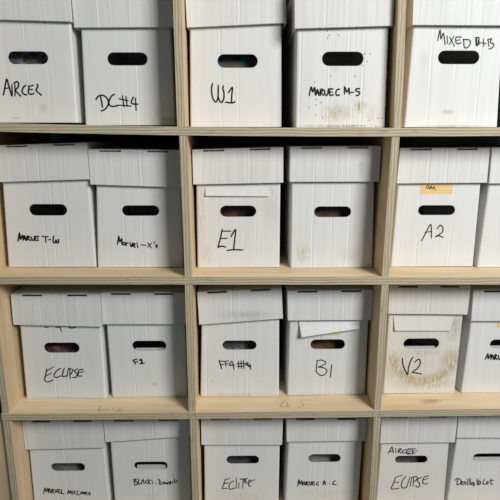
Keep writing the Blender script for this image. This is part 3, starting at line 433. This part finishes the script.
def plate(p, y_top, y_bot, th):
    """thin sheet: corners TL, TR, BR, BL in x,z with separate depths at top and bottom edge, slightly dished"""
    bm = bmesh.new(); n, m_ = 10, 6; G = []
    for s in (0, th):
        g = []
        for j in range(m_+1):
            w = j/m_; row = []
            for i in range(n+1):
                u = i/n
                x = (p[0][0]*(1-u)+p[1][0]*u)*(1-w)+(p[3][0]*(1-u)+p[2][0]*u)*w
                z = (p[0][1]*(1-u)+p[1][1]*u)*(1-w)+(p[3][1]*(1-u)+p[2][1]*u)*w
                y = y_top+(y_bot-y_top)*w**1.3*(1-.45*u)
                row.append(bm.verts.new((x, y-s, z)))
            g.append(row)
        G.append(g)
    for g in G:
        for j in range(m_):
            for i in range(n): bm.faces.new((g[j][i], g[j][i+1], g[j+1][i+1], g[j+1][i]))
    a, b = G
    rim = lambda g: g[0][:]+[g[j][n] for j in range(1, m_+1)]+g[m_][n-1::-1]+[g[j][0] for j in range(m_-1, 0, -1)]
    ra, rb = rim(a), rim(b)
    for i in range(len(ra)):
        j = (i+1) % len(ra); bm.faces.new((ra[i], ra[j], rb[j], rb[i]))
    bmesh.ops.recalc_face_normals(bm, faces=bm.faces)
    return bm

LABELS = {
 'ai': 'white comic box at the left end of the top row with one word on it',
 'dc': 'grey-white comic box on the top row marked with two letters, a hash sign and 4',
 'w1': 'white comic box marked W1 on the top row',
 'ms': 'speckled white comic box marked M-S on the top row, stained brown along its bottom',
 'mi': 'white comic box on the top row with MIXED written above its hand hole',
 'tw': 'white comic box marked T-W at the left end of the second row',
 'xs': "white comic box marked with a word and X's on the second row",
 'e1': 'scuffed white comic box marked E1 with a white paper flap under its lid',
 'bl': 'unmarked white comic box right of the E1 box on the second row',
 'a2': 'white comic box marked A2 with an orange sticker under its lid',
 'b6': 'blank-fronted white comic box right of the A2 box, cut off by the photo edge',
 'ec': 'white comic box on the third row with large slanted capitals left of the F1 box',
 'f1': 'white comic box marked F1 in small bold strokes on the third row',
 'ff': 'white comic box marked FF4 with a hash number on the third row',
 'b1': 'white comic box marked B1 with a folded white flap sticking out under its lid',
 'v2': 'dirty white comic box marked V2 smeared with brown stains',
 'ma': 'white comic box right of the stained V2 box, orange sticker under its lid',
 'lo': 'white comic box at the left end of the bottom row',
 'bk': 'white comic box on the bottom row with joined writing rising to the right',
 'el': 'white comic box in mixed-case writing, bottom row, beside the A-C box',
 'ac': 'white comic box marked A-C on the bottom row',
 'ae': 'white comic box on the bottom row with crossed-out writing above its hand hole',
 'de': 'white comic box with small cursive script at the right end of the bottom row'}
INKW = {'f1': .0034, 'ff': .0026, 'lo': .0023, 'bk': .0023, 'ac': .0025, 'a2': .0023, 'el': .0022, 'ae': .0022, 'b1': .0021, 'v2': .0026, 'ec': .0024, 'mi': .0022, 'de': .0022, 'xs': .0026}
TINT = {'v2': (.715, .695, .65), 'ms': (.725, .72, .70), 'e1': (.73, .725, .705), 'ae': (.71, .705, .685), 'w1': (.735, .735, .722)}
roots = {}
for i, (k, d) in enumerate(BOX.items()):
    z = Z0-(d['row']-1)*P+d['dz']+.0006
    root = thing('comic_box', LABELS[k], 'box', (d['cx'], d['y'], z), 'white comic boxes on the plywood shelves')
    roots[k] = (root, d)
    tint = TINT.get(k, (.715, .72, .712))
    top = min(d['lid'][0][1], d['lid'][1][1])-.0095
    obj('body', body_mesh(d, top), cardboard('box_cardboard', i+.37, d['cr'], d.get('st', ()), tint, specks=(k == 'ms')), root)
    obj('lid', lid_mesh(d), cardboard('lid_cardboard', i+11.7, d['lcr'], d.get('lst', ()), tint, flute_dark=.885), root)
    if 'ink' in d:
        for q in ('ink', 'ink2'):
            if q in d: obj('handwriting', ink_mesh(d[q], INKW.get(k, .0028)*1.2), ink_mat, root)
    if 'stick' in d:
        (xa, za), (xb, zb) = d['stick']; bm = bmesh.new(); box(bm, xa, xb, -.0005, -.0001, zb, za)
        s = obj('sticker', bm, orange_mat, root); s['label'] = 'small orange paper sticker'
        if 'sink' in d: obj('sticker_writing', ink_mesh(d['sink'], .0017, lift=.0009), ink_mat, s)
    if 'flap' in d:
        p = d['flap']
        if k == 'b1': fm = plate(p, -.0012, -.015, .0009)
        else: fm = plate(p, -.0006, -.0055, .0007)
        s = obj('paper_flap', fm, flap_buff if k == 'v2' else paper_mat, root)
        s['label'] = 'white paper flap hanging below the lid'
    if k in ('f1', 'v2', 'bk', 'de', 'ma'):
        hand_flap(d, root, {'f1': .24, 'v2': .22, 'bk': .42, 'de': .38, 'ma': .3}[k], inner_mat)

# ------------------------------------------------------------------ comics glimpsed through the hand holes
def cover(name, seed, cols):
    M = N(name, .35); co, x, y, z = M.coords()
    v = M.n('ShaderNodeTexVoronoi'); M.t.links.new(M.mapped(co, (30, 30, 60), (seed, 0, seed*2)), v.inputs['Vector']); v.inputs['Scale'].default_value = 1.6
    sep = M.n('ShaderNodeSeparateColor'); M.t.links.new(v.outputs['Color'], sep.inputs[0])
    nz = M.noise(M.mapped(co, (120, 1, 120), (seed, 1, 1)), 1, 4)
    f = M.math('ADD', M.math('MULTIPLY', sep.outputs[0], .7), M.math('MULTIPLY', nz, .3))
    return M.done(M.ramp(f, [((j+.5)/len(cols), tuple(.55*q for q in c)) for j, c in enumerate(cols)]))  # cover colours scaled down to paint in the shade inside the box
pages = plain('comic_pages', (.72, .66, .54))
COMICS = {
 'lo': ('leftmost box of the bottom row, grey through the hand hole', [(.40, .40, .39), (.52, .52, .50), (.30, .30, .29)]),
 'ac': ('box marked A-C, pale grey through the hand hole', [(.62, .61, .58), (.50, .49, .46), (.25, .24, .22)]),
 'ai': ('leftmost box of the top row, seen through its hand hole', [(.05, .05, .05), (.25, .18, .10), (.55, .55, .55), (.12, .12, .14)]),
 'w1': ('box marked W1, teal through the hand hole', [(.04, .10, .16), (.30, .18, .07), (.10, .30, .38), (.05, .05, .06)]),
 'e1': ('scuffed box marked E1', [(.05, .03, .03), (.25, .09, .05), (.10, .06, .05)]),
 'bl': ('unmarked box right of the E1 box', [(.06, .04, .04), (.35, .14, .09), (.10, .06, .06)]),
 'ec': ('leftmost box of the third row, purple through the hand hole', [(.10, .04, .04), (.26, .08, .18), (.07, .05, .05), (.45, .34, .20), (.05, .04, .04)]),
 'ff': ('box marked FF4, green through the hand hole', [(.20, .07, .05), (.30, .42, .08), (.14, .12, .22), (.6, .6, .6), (.06, .05, .05)]),
 'b1': ('box marked B1, brown through the hand hole', [(.10, .05, .03), (.40, .22, .11), (.22, .12, .06)]),
 'el': ('bottom-row box left of the A-C box', [(.06, .07, .10), (.12, .18, .26), (.32, .20, .10), (.06, .05, .05)]),
 'ae': ('bottom-row box with crossed-out writing', [(.10, .09, .07), (.42, .38, .30), (.20, .17, .12)])}
for i, (k, (where, cols)) in enumerate(COMICS.items()):
    root, d = roots[k]; hx, hz = d['hole'][0], d['hole'][1]
    t = thing('comic_book', 'comic book inside the '+where, 'comic', (d['cx'], d['y']+.036, root.location.z+TW+.0005), 'comic books inside the boxes')
    fr = (hz+.04)/((d['body'][0][1]+d['body'][1][1])/2)
    xl = d['body'][3]+(d['body'][0][0]-d['body'][3])*fr; xr = d['body'][2]+(d['body'][1][0]-d['body'][2])*fr
    xl = max(xl, d['body'][3]); xr = min(xr, d['body'][2])
    t.location.x += (xl+xr)/2
    bm = bmesh.new(); w, h = min(.168, xr-xl-.020), hz+.04
    box(bm, -w/2, w/2, 0, .0006, 0, h); box(bm, -w/2, w/2, .0052, .0058, 0, h); box(bm, -w/2, -w/2+.0006, .0006, .0052, 0, h)
    obj('cover', bm, cover('comic_cover', i*2.3+.6, cols), t)
    bm = bmesh.new(); box(bm, -w/2+.0007, w/2-.001, .0007, .0051, .0005, h-.0005); obj('pages', bm, pages, t)
